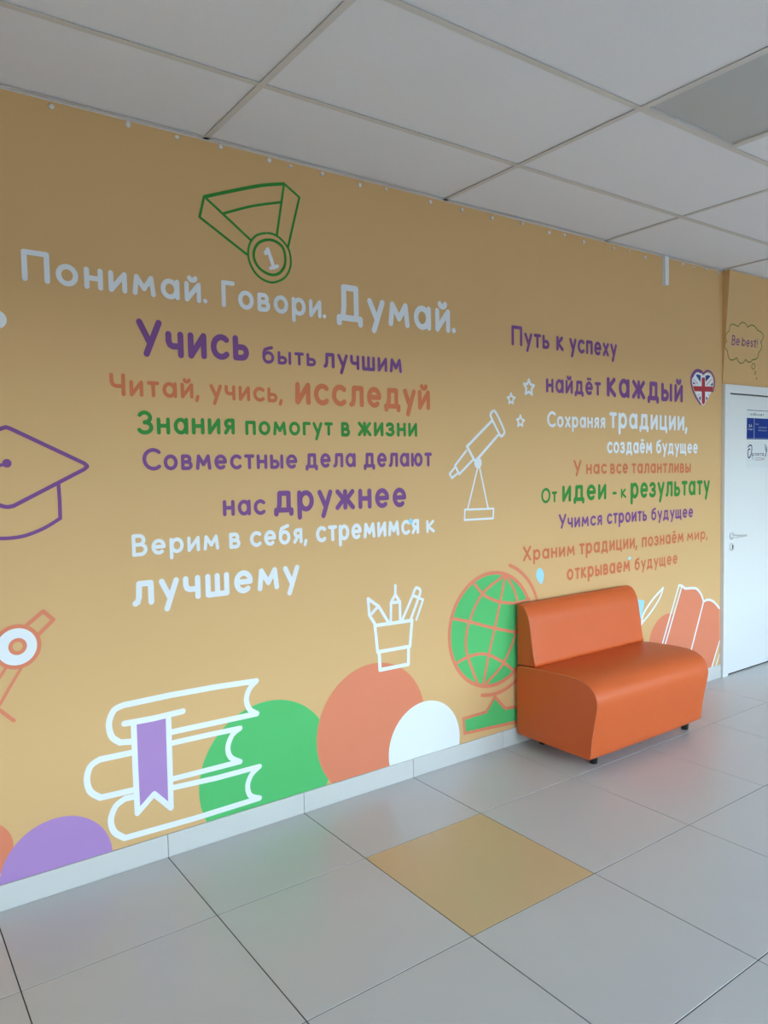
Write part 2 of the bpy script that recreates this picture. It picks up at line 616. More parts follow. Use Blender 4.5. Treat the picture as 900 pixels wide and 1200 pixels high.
I_ = [[(0, 1), (0, 0), (.68, 1), (.68, 0)]]
BREVE = [E(.34, 1.42, .17, .17, 190, 350, 8)]
ee = [[(.03, .5), (.76, .5)] + E(.39, .5, .38, .5, 0, 308, 18)[1:]]
GL = {   # lower case: (advance, strokes)
    'а': (.78, [E(.37, .5, .37, .5), [(.78, 1), (.78, 0)]]),
    'б': (.76, [E(.38, .46, .38, .46), [(0, .46), (.02, .9), (.12, 1.2), (.38, 1.32), (.68, 1.42)]]),
    'в': (.62, [[(0, 0), (0, 1)], bowl(0, .54, .52, 1), bowl(0, .62, 0, .52)]),
    'г': (.5, [[(0, 0), (0, 1), (.5, 1)]]),
    'д': (.92, [[(0, -.22), (0, 0), (.92, 0), (.92, -.22)], [(.14, 0), (.2, .35), (.22, 1), (.76, 1), (.76, 0)]]),
    'е': (.77, ee),
    'ё': (.77, ee + [[(.24, 1.38), (.241, 1.38)], [(.54, 1.38), (.541, 1.38)]]),
    'ж': (1.06, [[(.53, 0), (.53, 1)], [(.02, 1), (.42, .52), (0, 0)], [(1.04, 1), (.64, .52), (1.06, 0)], [(.42, .52), (.64, .52)]]),
    'з': (.6, [E(.26, .75, .30, .25, 150, -90, 12) , E(.26, .26, .34, .26, 90, -150, 12)]),
    'и': (.68, I_), 'й': (.68, I_+BREVE),
    'к': (.62, [[(0, 0), (0, 1)], [(.56, 1), (.08, .5), (.62, 0)]]),
    'л': (.74, [[(0, 0), (.1, .06), (.17, .3), (.2, 1), (.74, 1), (.74, 0)]]),
    'м': (.96, [[(0, 0), (.1, 1), (.48, .3), (.86, 1), (.96, 0)]]),
    'н': (.66, [[(0, 0), (0, 1)], [(.66, 0), (.66, 1)], [(0, .52), (.66, .52)]]),
    'о': (.8, [E(.4, .5, .4, .5)]),
    'п': (.66, [[(0, 0), (0, 1), (.66, 1), (.66, 0)]]),
    'р': (.78, [[(0, 1), (0, -.48)], E(.41, .5, .37, .5)]),
    'с': (.68, [E(.42, .5, .42, .5, 48, 312, 16)]),
    'т': (.6, [[(0, 1), (.6, 1)], [(.3, 1), (.3, 0)]]),
    'у': (.7, [[(0, 1), (.37, .12)], [(.7, 1), (.22, -.46)]]),
    'х': (.62, [[(0, 1), (.62, 0)], [(.62, 1), (0, 0)]]),
    'ц': (.74, [[(0, 1), (0, 0), (.66, 0), (.66, 1)], [(.66, 0), (.78, 0), (.78, -.26)]]),
    'ч': (.6, [[(0, 1), (0, .66), (.06, .5), (.2, .42), (.6, .42)], [(.6, 1), (.6, 0)]]),
    'ш': (.98, [[(0, 1), (0, 0), (.98, 0), (.98, 1)], [(.49, 0), (.49, 1)]]),
    'щ': (1.08, [[(0, 1), (0, 0), (.96, 0), (.96, 1)], [(.48, 0), (.48, 1)], [(.96, 0), (1.08, 0), (1.08, -.26)]]),
    'ы': (.92, [[(0, 1), (0, 0)], bowl(0, .56, 0, .54), [(.92, 1), (.92, 0)]]),
    'ь': (.6, [[(0, 1), (0, 0)], bowl(0, .6, 0, .54)]),
    'ю': (1.06, [[(0, 1), (0, 0)], [(0, .5), (.34, .5)], E(.7, .5, .36, .5)]),
    'я': (.58, [[(.58, 0), (.58, 1)], [(.58-a_, b_) for a_, b_ in bowl(0, .54, .46, 1)], [(.3, .46), (0, 0)]]),
    '.': (.02, [[(0, .02), (.001, .02)]]),
    ',': (.08, [[(.08, .04), (0, -.28)]]),
    '-': (.4, [[(0, .48), (.4, .48)]]),
    'e': (.77, ee),
    'b': (.78, [[(0, 1.42), (0, 0)], E(.41, .5, .37, .5)]),
    's': (.5, [E(.27, .75, .24, .25, 40, 250, 10) + E(.24, .25, .27, .25, 80, -140, 10)]),
    't': (.5, [[(0, 1), (.5, 1)], [(.24, 1.35), (.24, .15), (.34, 0), (.46, 0)]]),
    '!': (.02, [[(0, 1.4), (0, .5)], [(0, .02), (.001, .02)]]),
    # capitals of the small print on the door
}
UC = {   # capitals, in units of the cap height
    'П': (.66, [[(0, 0), (0, 1), (.66, 1), (.66, 0)]]),
    'Г': (.42, [[(0, 0), (0, 1), (.42, 1)]]),
    'Д': (.74, [[(0, -.17), (0, 0), (.74, 0), (.74, -.17)], [(.13, 0), (.17, .4), (.17, 1), (.6, 1), (.6, 0)]]),
    'У': (.62, [[(0, 1), (.33, .32)], [(.62, 1), (.2, 0)]]),
    'Ч': (.52, [[(0, 1), (0, .66), (.05, .5), (.18, .42), (.52, .42)], [(.52, 1), (.52, 0)]]),
    'З': (.5, [E(.22, .75, .25, .25, 150, -90, 12), E(.22, .26, .29, .26, 90, -150, 12)]),
    'С': (.68, [E(.44, .5, .44, .5, 50, 310, 18)]),
    'В': (.54, [[(0, 0), (0, 1)], bowl(0, .46, .53, 1), bowl(0, .54, 0, .53)]),
    'О': (.84, [E(.42, .5, .42, .5, 0, 360, 20)]),
    'Х': (.6, [[(0, 1), (.6, 0)], [(.6, 1), (0, 0)]]),
    'Р': (.5, [[(0, 0), (0, 1)], bowl(0, .5, .46, 1)]),
    'И': (.6, [[(0, 1), (0, 0), (.6, 1), (.6, 0)]]),
    'А': (.66, [[(0, 0), (.33, 1), (.66, 0)], [(.12, .36), (.54, .36)]]),
    'К': (.5, [[(0, 0), (0, 1)], [(.48, 1), (.06, .5), (.5, 0)]]),
    'Л': (.6, [[(0, 0), (.3, 1), (.6, 0)]]),
    '3': (.5, [E(.22, .75, .25, .25, 150, -90, 12), E(.22, .26, .29, .26, 90, -150, 12)]),
}
UC['B'] = UC['В']


def lay(word, x0, x1, z0, z1, xh, cap, w):
    """strokes (wall metres) of a word between x0 and x1, its base line from z0 to z1"""
    gap = 0.165
    tot = 0.0
    pos = []
    for i, ch in enumerate(word):
        if ch == ' ':
            tot += 0.4*xh
            pos.append(None)
            continue
        big = ch in UC
        adv, st = (UC if big else GL)[ch]
        sc = (cap-w) if big else (xh-w)
        if ch in '.,' :
            tot -= 0.12*xh
        pos.append((tot, sc, st))
        tot += adv*sc + w + (gap*xh*(0.75 if ch in 'ГгтуУ' else 1.0) if i < len(word)-1 else 0)
    k = (x1-x0-w)/(tot-w)
    out = []
    for p in pos:
        if p is None:
            continue
        o_, sc, st = p
        for s in st:
            L = []
            for a_, b_ in s:
                xx = x0+w/2+(o_+a_*sc)*k
                L.append((xx, z0+(z1-z0)*(xx-x0)/(x1-x0)+w/2+b_*sc))
            out.append(L)
    return out


def word(text, m, xl, xr, bl, br, top, caps=False, wk=0.235, xr_cap=0.72, y=0.0, parent=None, name='painted_word', label=True):
    zl, zr = wall_at(*bl, y), wall_at(*br, y)
    x0, x1 = wall_at(xl, (bl[1]+top[1])/2, y)[0], wall_at(xr, br[1]-8, y)[0]
    sl = (zr[1]-zl[1])/(zr[0]-zl[0]) if abs(zr[0]-zl[0]) > 0.06 else 0.0
    base_z = lambda x_: zl[1]+sl*(x_-zl[0])
    tp = wall_at(*top, y)
    hh = tp[1]-base_z(tp[0])
    cap, xh = (hh, hh*xr_cap) if caps else (hh/xr_cap, hh)
    w = wk*xh
    p = Paint(3, y)
    where = '' if y else (' in the left block' if xr < 560 else ' in the right block')
    for s in lay(text, x0, x1, base_z(x0), base_z(x1), xh, cap, w):
        p.stroke(s, w)
    return p.done(name, m, parent, ('%s painted lettering "%s"%s' % (m.replace('_text', ''), text, where)) if label else None)


W_, V, C_, G_ = 'white', 'purple', 'coral_text', 'green_text'
WORDS = [
    ('Понимай.', W_, 25, 243.3, (28.3, 329.3), (231.7, 355), (28, 291.7), True),
    ('Говори.', W_, 259.3, 382.3, (262, 360), (379, 373.5), (262, 328.3), True),
    ('Думай.', W_, 394, 534.3, (400, 375.5), (531, 391), (404, 333.3), True),
    ('Учись', V, 160, 291.7, (172, 418.3), (283, 422.7), (163, 373.3), True),
    ('быть', V, 307.3, 370, (317, 426.5), (368, 429.5), (326.7, 411.3), False),
    ('лучшим', V, 378.7, 470.7, (380, 431), (469, 437.3), (385, 413.5), False),
    ('Читай,', C_, 128.3, 233.5, (145, 464.3), (225, 467.3), (129, 436.7), True),
    ('учись,', C_, 245.7, 331, (270, 469.3), (322, 471.7), (247, 450), False),
    ('исследуй', C_, 346, 503.7, (349, 474), (502, 480.7), (349, 447.7), False),
    ('Знания', G_, 161.3, 275, (168, 509.3), (273, 509.3), (168, 481), True),
    ('помогут', G_, 287.3, 390, (290, 510), (385, 510.7), (290, 493), False),
    ('в', G_, 399.5, 410, (401, 511.7), (408, 511.7), (401, 494.5), False),
    ('жизни', G_, 419, 488.7, (421, 511.3), (488, 512), (440, 494.5), False),
    ('Совместные', V, 166.7, 348.3, (176, 551.5), (344, 549.3), (178, 525), True),
    ('дела', V, 357.7, 416.7, (370, 548.5), (415, 547.5), (390, 531), False),
    ('делают', V, 426, 506, (436, 547.8), (503, 546.7), (456, 530.5), False),
    ('нас', V, 261, 310.7, (263, 605), (304, 603.5), (263, 586), False),
    ('дружнее', V, 320.7, 476, (325, 601), (474, 594.2), (333, 575), False),
    ('Верим', W_, 154.3, 256.7, (157, 652.5), (255, 644), (158, 626), True),
    ('в', W_, 268.3, 281.7, (270, 643.3), (281, 642.8), (270, 624.3), False),
    ('себя,', W_, 292.7, 360, (300, 641), (352, 636.7), (300, 622.3), False),
    ('стремимся', W_, 370, 491, (377, 635.5), (490, 625.5), (375, 616.5), False),
    ('к', W_, 499.3, 509.3, (500.5, 624.7), (508, 624), (500.5, 609.5), False),
    ('лучшему', W_, 154.7, 351, (158, 711), (340, 688.6), (168, 680.3), False),
    ('Путь', V, 599.2, 643.7, (601.3, 405), (639.2, 409), (601.3, 381.2), True),
    ('к', V, 651.7, 660.3, (653, 411), (659, 411.5), (653, 393.5), False),
    ('успеху', V, 667, 722.7, (680, 414.2), (713, 418.2), (680, 397.5), False),
    ('найдёт', V, 639.7, 704, (641.2, 460), (700.8, 463.7), (641.2, 443.2), False),
    ('каждый', V, 710.8, 800, (712, 465), (797, 471.7), (712, 441.7), False),
    ('Сохраняя', W_, 641, 709, (645.6, 500.7), (708, 502), (647, 482), True),
    ('традиции,', W_, 714, 805.3, (718.7, 502), (801.7, 505), (718.7, 483), False),
    ('создаём', W_, 711.2, 764, (715, 531.3), (762.5, 531.5), (715, 517.5), False),
    ('будущее', W_, 768.7, 817.5, (775, 531.5), (814, 531.5), (780, 519.2), False),
    ('У', C_, 672, 681.3, (676, 558.3), (677, 558.3), (673, 539), True),
    ('нас', C_, 686.7, 710.7, (688, 556), (709, 555.3), (688, 543.7), False),
    ('все', C_, 715, 735.7, (717, 555.5), (734, 555), (717, 543.3), False),
    ('талантливы', C_, 740, 809.3, (743.5, 555), (808.5, 554), (743, 543), False),
    ('От', G_, 634, 652.7, (640, 589.7), (650, 588.7), (640, 571.7), True),
    ('идеи', G_, 658.7, 710.3, (661, 588.3), (709, 585.3), (661, 569), False),
    ('-', G_, 717.5, 722.5, (718, 584.5), (722, 584.3), (718, 571), False),
    ('к', G_, 727.5, 733.7, (728.5, 584), (733, 583.7), (728.5, 572.5), False),
    ('результату', G_, 738.7, 831.5, (742, 584.3), (822, 580), (742, 565.5), False),
    ('Учимся', V, 654.7, 705.3, (658, 619.7), (704, 615.4), (655, 602.5), True),
    ('строить', V, 711, 758, (714, 614.3), (756, 610.5), (714, 601.5), False),
    ('будущее', V, 763, 812, (768, 609.7), (808, 606.5), (806, 595.8), False),
    ('Храним', C_, 612.7, 673.3, (614, 658), (672, 651.3), (614, 640), True),
    ('традиции,', C_, 678.7, 746.5, (681.5, 650), (743, 642.5), (681.5, 636.7), False),
    ('познаём', C_, 752, 800.7, (754, 641.5), (800, 635.5), (754, 629.5), False),
    ('мир,', C_, 805, 829, (806.5, 634), (824, 632), (806.5, 624.3), False),
    ('открываем', C_, 664, 738, (668, 680), (737, 669.5), (668, 666.3), False),
    ('будущее', C_, 743.5, 793.7, (748, 668), (792, 660.7), (790, 650.5), False),
]
seen = {}
for wd in WORDS:
    word(*wd)


def pw(px, py, w):
    """brush width in metres of a line w pixels thick at a photo position"""
    return abs(wall_at(px, py-w/2)[1]-wall_at(px, py+w/2)[1])


# discs along the skirting
def disc(cx, cz, r, m, layer, label, name='painted_disc'):
    Paint(layer).fill(above(circle(cx, cz, r, n_=64))).done(name, m, None, label)


def fit_circle(P):
    """least-squares circle through wall points"""
    n_ = len(P)
    mx, mz = sum(p[0] for p in P)/n_, sum(p[1] for p in P)/n_
    u = [(p[0]-mx, p[1]-mz) for p in P]
    Suu = sum(a_*a_ for a_, b_ in u); Svv = sum(b_*b_ for a_, b_ in u); Suv = sum(a_*b_ for a_, b_ in u)
    R1 = sum(a_**3+a_*b_*b_ for a_, b_ in u)/2
    R2 = sum(b_**3+b_*a_*a_ for a_, b_ in u)/2
    D = Suu*Svv-Suv*Suv
    cu, cv = (R1*Svv-R2*Suv)/D, (R2*Suu-R1*Suv)/D
    return mx+cu, mz+cv, math.sqrt(cu*cu+cv*cv+(Suu+Svv)/n_)


green_c = fit_circle([wall_at(*p) for p in [(320, 820.1), (284, 831), (258.7, 856.7), (243.3, 882), (235.7, 905.2), (233.9, 925.7), (235.7, 943.6), (240.8, 961.4), (330, 820), (350, 825), (372.7, 843.3), (385, 916.7)]])
disc(*green_c, 'green', 1, 'green painted half disc behind the stack of books')
disc(*fit_circle(S(330, 640, 3, [(125, 640), (150, 560), (200, 480), (270, 430), (350, 412), (430, 440), (480, 490), (500, 545), (135, 740), (168, 828)])), 'coral', 2, 'coral painted disc under the pencil cup')
disc(*fit_circle(S(330, 640, 3, [(378, 765), (380, 700), (400, 640), (440, 580), (490, 550), (530, 543), (580, 560), (615, 610), (625, 690)])), 'white', 3, 'white painted half disc')
pc = fit_circle(S(0, 930, 6.43, [(840, 415), (800, 280), (700, 200), (560, 168), (430, 185), (300, 235), (180, 320), (100, 400), (30, 530), (5, 600)]))
disc(*pc, 'lilac', 2, 'purple painted half disc at the left end of the wall')
disc(*fit_circle(S(0, 930, 6.43, [(0, 232), (60, 290), (105, 380), (5, 600)])), 'coral', 1, 'coral painted disc cut by the left edge')
disc(*fit_circle(S(740, 670, 8.18, [(170, 650), (200, 560), (250, 470), (300, 420), (345, 405)])), 'coral', 1, 'coral painted disc behind the open book')
# pale dot at the far left
disc(*(lambda c: (c[0]-0.024, c[1], 0.03))(wall_at(5.5, 375)), 'white', 2, 'white painted dot at the left edge', 'painted_dot')
Paint(2).fill(curve(S(600, 590, 7.5, [(245, 568), (270, 590), (280, 640), (262, 705), (235, 690), (212, 640), (220, 585)]), True)).done('painted_drop', 'sky_blue', None, 'pale blue drop above the sofa')
Paint(4).fill(curve(S(710, 590, 6.923, [(190, 432), (205, 442), (192, 456), (178, 446)]), True)).done('painted_drop', 'sky_blue', None, 'tiny pale blue drop in the last line of text')
Paint(4).fill(curve(S(290, 270, 3, [(572, 1012), (582, 1022), (574, 1034), (565, 1024)]), True)).done('painted_drop', 'sky_blue', None, 'tiny pale blue drop on the white text')

# medal
o3 = lambda L: S(200, 190, 4.5, L)
w = pw(270, 240, 3.0)
p = Paint(3)
p.stroke(curve(o3([(178, 183), (320, 153), (480, 123), (597, 115)])), w*1.35)
p.stroke(o3([(175, 186), (152, 290), (400, 486)]), w)
p.stroke(o3([(190, 195), (280, 278), (418, 408)]), w)
p.stroke(curve(o3([(282, 270), (430, 232), (580, 212)])), w)
p.stroke(o3([(597, 115), (560, 384)]), w)
p.stroke(o3([(602, 118), (678, 186), (618, 450)]), w)
p.stroke(curve(o3([(500, 375), (450, 388), (417, 430), (408, 490), (425, 550), (460, 600), (510, 630), (555, 632), (605, 605), (632, 545), (625, 470), (590, 415), (545, 382)]), True), w*.9)
p.stroke(curve(o3([(510, 410), (465, 425), (440, 465), (441, 515), (470, 562), (520, 592), (565, 590), (597, 555), (604, 505), (590, 450), (552, 418)]), True), w*1.15)
med = p.done('painted_medal', 'green_text', None, 'green outline of a medal on a ribbon')
p = Paint(3)
p.stroke(o3([(500, 480), (512, 460), (543, 556)]), w*1.7)
p.stroke(o3([(526, 560), (562, 549)]), w*1.5)
p.done('painted_numeral', 'white', med, 'white numeral "1"')

# graduation cap
o3 = lambda L: S(0, 480, 7.5, L)
w = pw(60, 540, 4.7)
p = Paint(3)
p.stroke(o3([(-560, 420), (-60, 190), (20, 163)]) + curve(o3([(20, 163), (52, 155), (90, 167)]), False, 4) + o3([(735, 470)]) + curve(o3([(735, 470), (765, 498), (738, 525)]), False, 4) + o3([(120, 846)]) + curve(o3([(120, 846), (60, 856), (0, 842)]), False, 4) + o3([(-560, 640), (-640, 530), (-560, 420)]), w)
p.stroke(o3([(513, 650), (524, 800), (529, 955)]) + curve(o3([(529, 955), (400, 1035), (260, 1095), (150, 1122), (0, 1132), (-180, 1110), (-330, 1060)])) + o3([(-330, 720)]), w*.9)
p.stroke(o3([(60, 475), (0, 490), (-300, 560), (-300, 900)]), w*.8)
p.fill(circle(*wall_at(60/7.5, 480+472/7.5), w*1.05, n_=20))
p.done('painted_graduation_cap', 'purple', None, 'purple outline of a graduation cap at the left edge')

# pair of compasses with a ring head (left edge)
o3 = lambda L: S(0, 700, 7.5, L)
w = pw(25, 750, 4.7)
cc = fit_circle(S(0, 700, 7.5, [(180, 255), (300, 300), (343, 400), (310, 515), (200, 605), (110, 615)]))
p = Paint(3)
p.stroke(circle(*cc), w, True)
rc = wall_at(155/7.5, 700+432/7.5)
p.stroke(circle(rc[0], rc[1], 0.0225, n_=24), w*.95, True)
p.stroke(o3([(235, 245), (378, 122), (468, 196), (335, 330)]), w)
p.stroke(o3([(50, 622), (-60, 790), (-150, 1010)]), w*.75)
p.stroke(o3([(185, 622), (85, 790), (0, 940), (-100, 1080)]), w*.75)
p.stroke(curve(o3([(122, 1083), (50, 1030), (-20, 980), (-120, 930)])), w*.9)
cm = p.done('painted_compasses', 'coral', None, 'coral outline of drawing compasses at the left edge')
Paint(2).fill(circle(cc[0], cc[1], cc[2])).done('painted_disc', 'white', cm, 'white ring head')
Paint(2.5).fill(circle(rc[0], rc[1], 0.0225, n_=24)).done('painted_dot', 'wall', cm, 'ochre centre of the ring')

# stack of books with a bookmark
o3 = lambda L: S(90, 780, 3.913, L)
w = pw(200, 880, 6.9)
p = Paint(3)
p.stroke(o3([(823, 70), (640, 97), (430, 135), (214, 181)]) + curve(o3([(214, 181), (170, 205), (147, 265), (160, 325), (198, 352)]))[1:] + o3([(255, 348)]), w)
p.stroke(curve(o3([(823, 70), (792, 105), (777, 155), (792, 200), (825, 220)])) + o3([(436, 304)]), w)
p.stroke(o3([(218, 266), (350, 242), (486, 209)]), w)
p.stroke(o3([(440, 354), (600, 318), (748, 287)]) + curve(o3([(748, 287), (712, 318), (692, 375), (705, 420), (748, 440)]))[1:] + o3([(440, 519)]), w*.95)
p.stroke(o3([(255, 398), (105, 430)]) + curve(o3([(105, 430), (62, 462), (46, 522), (62, 577), (108, 605)]))[1:] + o3([(268, 568)]), w)
p.stroke(o3([(265, 600), (222, 609)]) + curve(o3([(222, 609), (178, 645), (156, 708), (172, 762), (220, 790)]))[1:] + o3([(540, 700), (837, 607)]), w)
p.stroke(o3([(437, 560), (640, 515), (837, 462)]) + curve(o3([(837, 462), (800, 500), (783, 550), (795, 595), (837, 607)]))[1:], w*.95)
p.stroke(o3([(260, 262), (268, 470), (278, 676), (354, 588), (432, 652), (420, 240)]), w*.95)
bk = p.done('painted_books', 'white', None, 'white outline of three stacked books')
Paint(2).fill(o3([(262, 262), (268, 470), (278, 676), (354, 588), (432, 652), (420, 240)])).done('painted_bookmark', 'lilac', bk, 'purple bookmark')

# pencil cup
o3 = lambda L: S(420, 670, 9.23, L)
w = pw(460, 740, 4.3)
p = Paint(4)
p.stroke(o3([(176, 582), (206, 868), (555, 806), (578, 525)]), w, True)
p.stroke(o3([(222, 870), (232, 1062), (538, 1000), (540, 810)]), w*1.05)
p.stroke(o3([(180, 572), (116, 468), (102, 292), (218, 375), (318, 540)]), w*.9)
p.stroke(o3([(130, 465), (202, 385)]), w*.9)
p.stroke(o3([(348, 540), (350, 335), (396, 245), (446, 325), (450, 520)]), w*.9)
p.stroke(o3([(350, 336), (446, 325)]), w*.9)
p.stroke(o3([(397, 245), (397, 150)]), w*.9)
p.stroke(o3([(476, 512), (580, 270), (606, 195)]) + curve(o3([(606, 195), (625, 172), (660, 188), (668, 220), (655, 265)]))[1:] + o3([(565, 512)]), w*.85)
p.stroke(o3([(590, 258), (650, 282)]), w*.85)
p.stroke(o3([(650, 282), (697, 302), (625, 516)]), w*.75)
p.done('painted_pencil_cup', 'white', None, 'white outline of a cup with pencils and pens')

# globe
o3 = lambda L: S(510, 650, 5.4545, L)
gc = fit_circle(o3([(405, 118), (300, 140), (240, 180), (170, 260), (120, 350), (92, 440), (85, 520), (95, 600), (125, 700), (180, 780), (240, 825), (330, 840), (400, 825), (450, 790), (500, 745), (450, 120), (530, 180), (595, 270)]))
w = pw(560, 740, 3.6)
p = Paint(1)
p.fill(circle(*gc))
base_pts = o3([(380, 908), (325, 1005), (180, 1048), (187, 1142), (520, 1068)])
bx = [(base_pts[4][0]+0.25, base_pts[4][1]-0.005), (base_pts[4][0]+0.25, base_pts[4][1]+0.07)]
base_pts += bx + o3([(520, 972), (447, 982)])
p.fill(base_pts)
gl = p.done('painted_globe', 'green', None, 'green globe on a stand, coral grid lines, partly behind the sofa')
p = Paint(3)
p.stroke(circle(*gc), w*1.25, True)
p.stroke(base_pts, w, True)
p.stroke(curve(o3([(437, 135), (300, 250), (220, 420), (196, 540), (207, 650), (272, 825)])), w)
p.stroke(curve(o3([(445, 140), (415, 300), (380, 470), (342, 640), (305, 830)])), w)
p.stroke(curve(o3([(450, 135), (500, 215), (528, 330), (517, 490), (437, 690), (322, 825)])), w)
eq = o3([(100, 405), (220, 430), (380, 470), (515, 495)])
p.stroke(curve(eq + [(gc[0]+gc[2]*.985, eq[3][1]-0.022)]), w)
p.stroke(curve(o3([(243, 178), (300, 248), (350, 280), (415, 302), (520, 308), (600, 283)])), w)
lw = o3([(128, 698), (205, 655), (280, 635), (345, 642), (437, 690), (500, 742)])
p.stroke(curve(lw), w)
# holder arc around the globe
ctr = (gc[0], gc[1])
a0_ = math.degrees(math.atan2(o3([(475, 68)])[0][1]-ctr[1], o3([(475, 68)])[0][0]-ctr[0]))
e0 = o3([(298, 898)])[0]
a1_ = math.degrees(math.atan2(e0[1]-ctr[1], e0[0]-ctr[0]))
ra = math.hypot(o3([(645, 270)])[0][0]-ctr[0], o3([(645, 270)])[0][1]-ctr[1])
rb = math.hypot(e0[0]-ctr[0], e0[1]-ctr[1])
r_s = math.hypot(o3([(475, 68)])[0][0]-ctr[0], o3([(475, 68)])[0][1]-ctr[1])
arc = []
for k in range(41):
    t = k/40
    aa = math.radians(a0_+(a1_-a0_)*t)
    rr = r_s+(ra-r_s)*min(1, t/0.25) if t < 0.25 else ra+(rb-ra)*(t-0.25)/0.75
    arc.append((ctr[0]+rr*math.cos(aa), ctr[1]+rr*math.sin(aa)))
p.stroke(arc, w*1.2)
p.done('globe_lines', 'coral', gl, 'coral grid lines, rim and arm of the globe')

# telescope and stars
o3 = lambda L: S(500, 420, 5.4545, L)
w = pw(550, 510, 3.5)
p = Paint(3)
p.stroke(o3([(418, 397), (257, 563), (302, 648)]), w)
p.stroke(o3([(463, 482), (322, 645)]), w)
p.stroke(curve(o3([(430, 335), (455, 372), (492, 455), (494, 480), (477, 497), (462, 480), (415, 385), (408, 355)]), True), w*.95)
p.stroke(o3([(252, 590), (180, 685), (207, 740), (295, 648)]), w*.85)
p.stroke(o3([(178, 698), (146, 738), (160, 765), (196, 735)]), w*.8)
c0_ = wall_at(500+327/5.4545, 420+668/5.4545)
p.fill(circle(c0_[0], c0_[1], w*1.75, n_=20, rz=w*1.9))
p.stroke(o3([(325, 700), (262, 958)]), w*.65)
p.stroke(o3([(338, 700), (391, 955)]), w*.65)
p.stroke(o3([(243, 967), (426, 960), (424, 1022), (241, 1033)]), w*.7, True)
p.done('painted_telescope', 'white', None, 'white outline of a telescope on a stand')


def star(L, label):
    pts = S(500, 420, 5.4545, L)
    cx_, cz_ = sum(p_[0] for p_ in pts)/5, sum(p_[1] for p_ in pts)/5
    out = []
    for i in range(5):
        a_, b_ = pts[i], pts[(i+1) % 5]
        a2 = (cx_+(a_[0]-cx_)*.88, cz_+(a_[1]-cz_)*.88)
        m_ = ((a_[0]+b_[0])/2, (a_[1]+b_[1])/2)
        out += [a2, (cx_+(m_[0]-cx_)*.55, cz_+(m_[1]-cz_)*.55)]
    sz = max(p_[1] for p_ in pts)-min(p_[1] for p_ in pts)
    Paint(3).stroke(out, max(0.011, sz*.16), True).done('painted_star', 'white', None, label)


star([(652, 128), (690, 172), (675, 238), (628, 232), (617, 160)], 'largest white star, above the other two')
star([(538, 218), (566, 250), (553, 292), (524, 290), (512, 248)], 'white star left of the largest one')
star([(598, 358), (626, 395), (614, 436), (580, 436), (573, 388)], 'lowest white star, beside the telescope')

# heart with a flag
o3 = lambda L: S(800, 425, 20, L)
p = Paint(2)
p.fill(curve(o3([(480, 300), (430, 255), (350, 225), (280, 265), (235, 350), (225, 470), (265, 620), (330, 780), (410, 920), (480, 1000), (540, 920), (620, 780), (690, 640), (712, 500), (700, 370), (660, 290), (600, 245), (530, 260)]), True, 4))
ht = p.done('painted_heart', 'white', None, 'heart with a red, white and blue crossed flag')
w = pw(822, 455, 2.6)
p = Paint(4)
p.stroke(curve(o3([(478, 262), (430, 200), (335, 170), (255, 225), (200, 330), (192, 460), (225, 620), (290, 780), (350, 880), (412, 975)])), w*.95)
p.stroke(curve(o3([(478, 262), (540, 205), (600, 192), (675, 240), (730, 350), (742, 480), (715, 640), (690, 680)])), w*.85)
p.stroke(curve(o3([(420, 215), (335, 185), (270, 235), (225, 320)])), w*1.4)
p.done('heart_outline', 'purple', ht, 'purple outline')
p = Paint(3)
p.fill(o3([(445, 350), (520, 350), (522, 930), (480, 990), (442, 930)]))
p.fill(o3([(240, 548), (708, 562), (690, 685), (280, 670)]))
p.stroke(o3([(255, 390), (355, 505)]), w*.28)
p.stroke(o3([(675, 385), (555, 525)]), w*.28)
p.stroke(o3([(392, 735), (352, 775)]), w*.28)
p.stroke(o3([(590, 735), (618, 768)]), w*.28)
p.done('flag_cross', 'flag_red', ht, 'red cross and diagonals')
p = Paint(3)
for L in ([(300, 290), (350, 272), (418, 300), (415, 460)], [(240, 440), (305, 505), (240, 500)], [(530, 305), (600, 290), (648, 322), (535, 448)],
          [(640, 535), (700, 465), (706, 538)], [(372, 825), (418, 780), (418, 905)], [(542, 790), (582, 830), (545, 895)]):
    p.fill(o3(L))
p.done('flag_field', 'flag_blue', ht, 'dark blue triangles')

# feather quill and open book
o3 = lambda L: S(740, 670, 8.18, L)
w = pw(780, 730, 2.8)
p = Paint(3)
p.stroke(curve(o3([(98, 495), (115, 400), (205, 262), (302, 155)])), w)
p.stroke(curve(o3([(302, 158), (270, 250), (190, 380), (98, 495), (60, 560)])), w*.9)
ql = p.done('painted_quill', 'white', None, 'white outline of a feather quill behind the sofa')
Paint(2).fill(o3([(20, 255), (125, 278), (95, 445), (60, 445)])).done('painted_feather', 'sky_blue', ql, 'pale blue wedge')
zb = 0.05
A = o3([(480, 148), (515, 158), (620, 162), (665, 215), (690, 285), (575, 735)])
B = o3([(690, 285), (735, 268), (790, 290), (840, 350), (843, 665), (775, 890)])


def down(a_, b_, z):
    t = (z-a_[1])/(b_[1]-a_[1])
    return (a_[0]+(b_[0]-a_[0])*t, z)


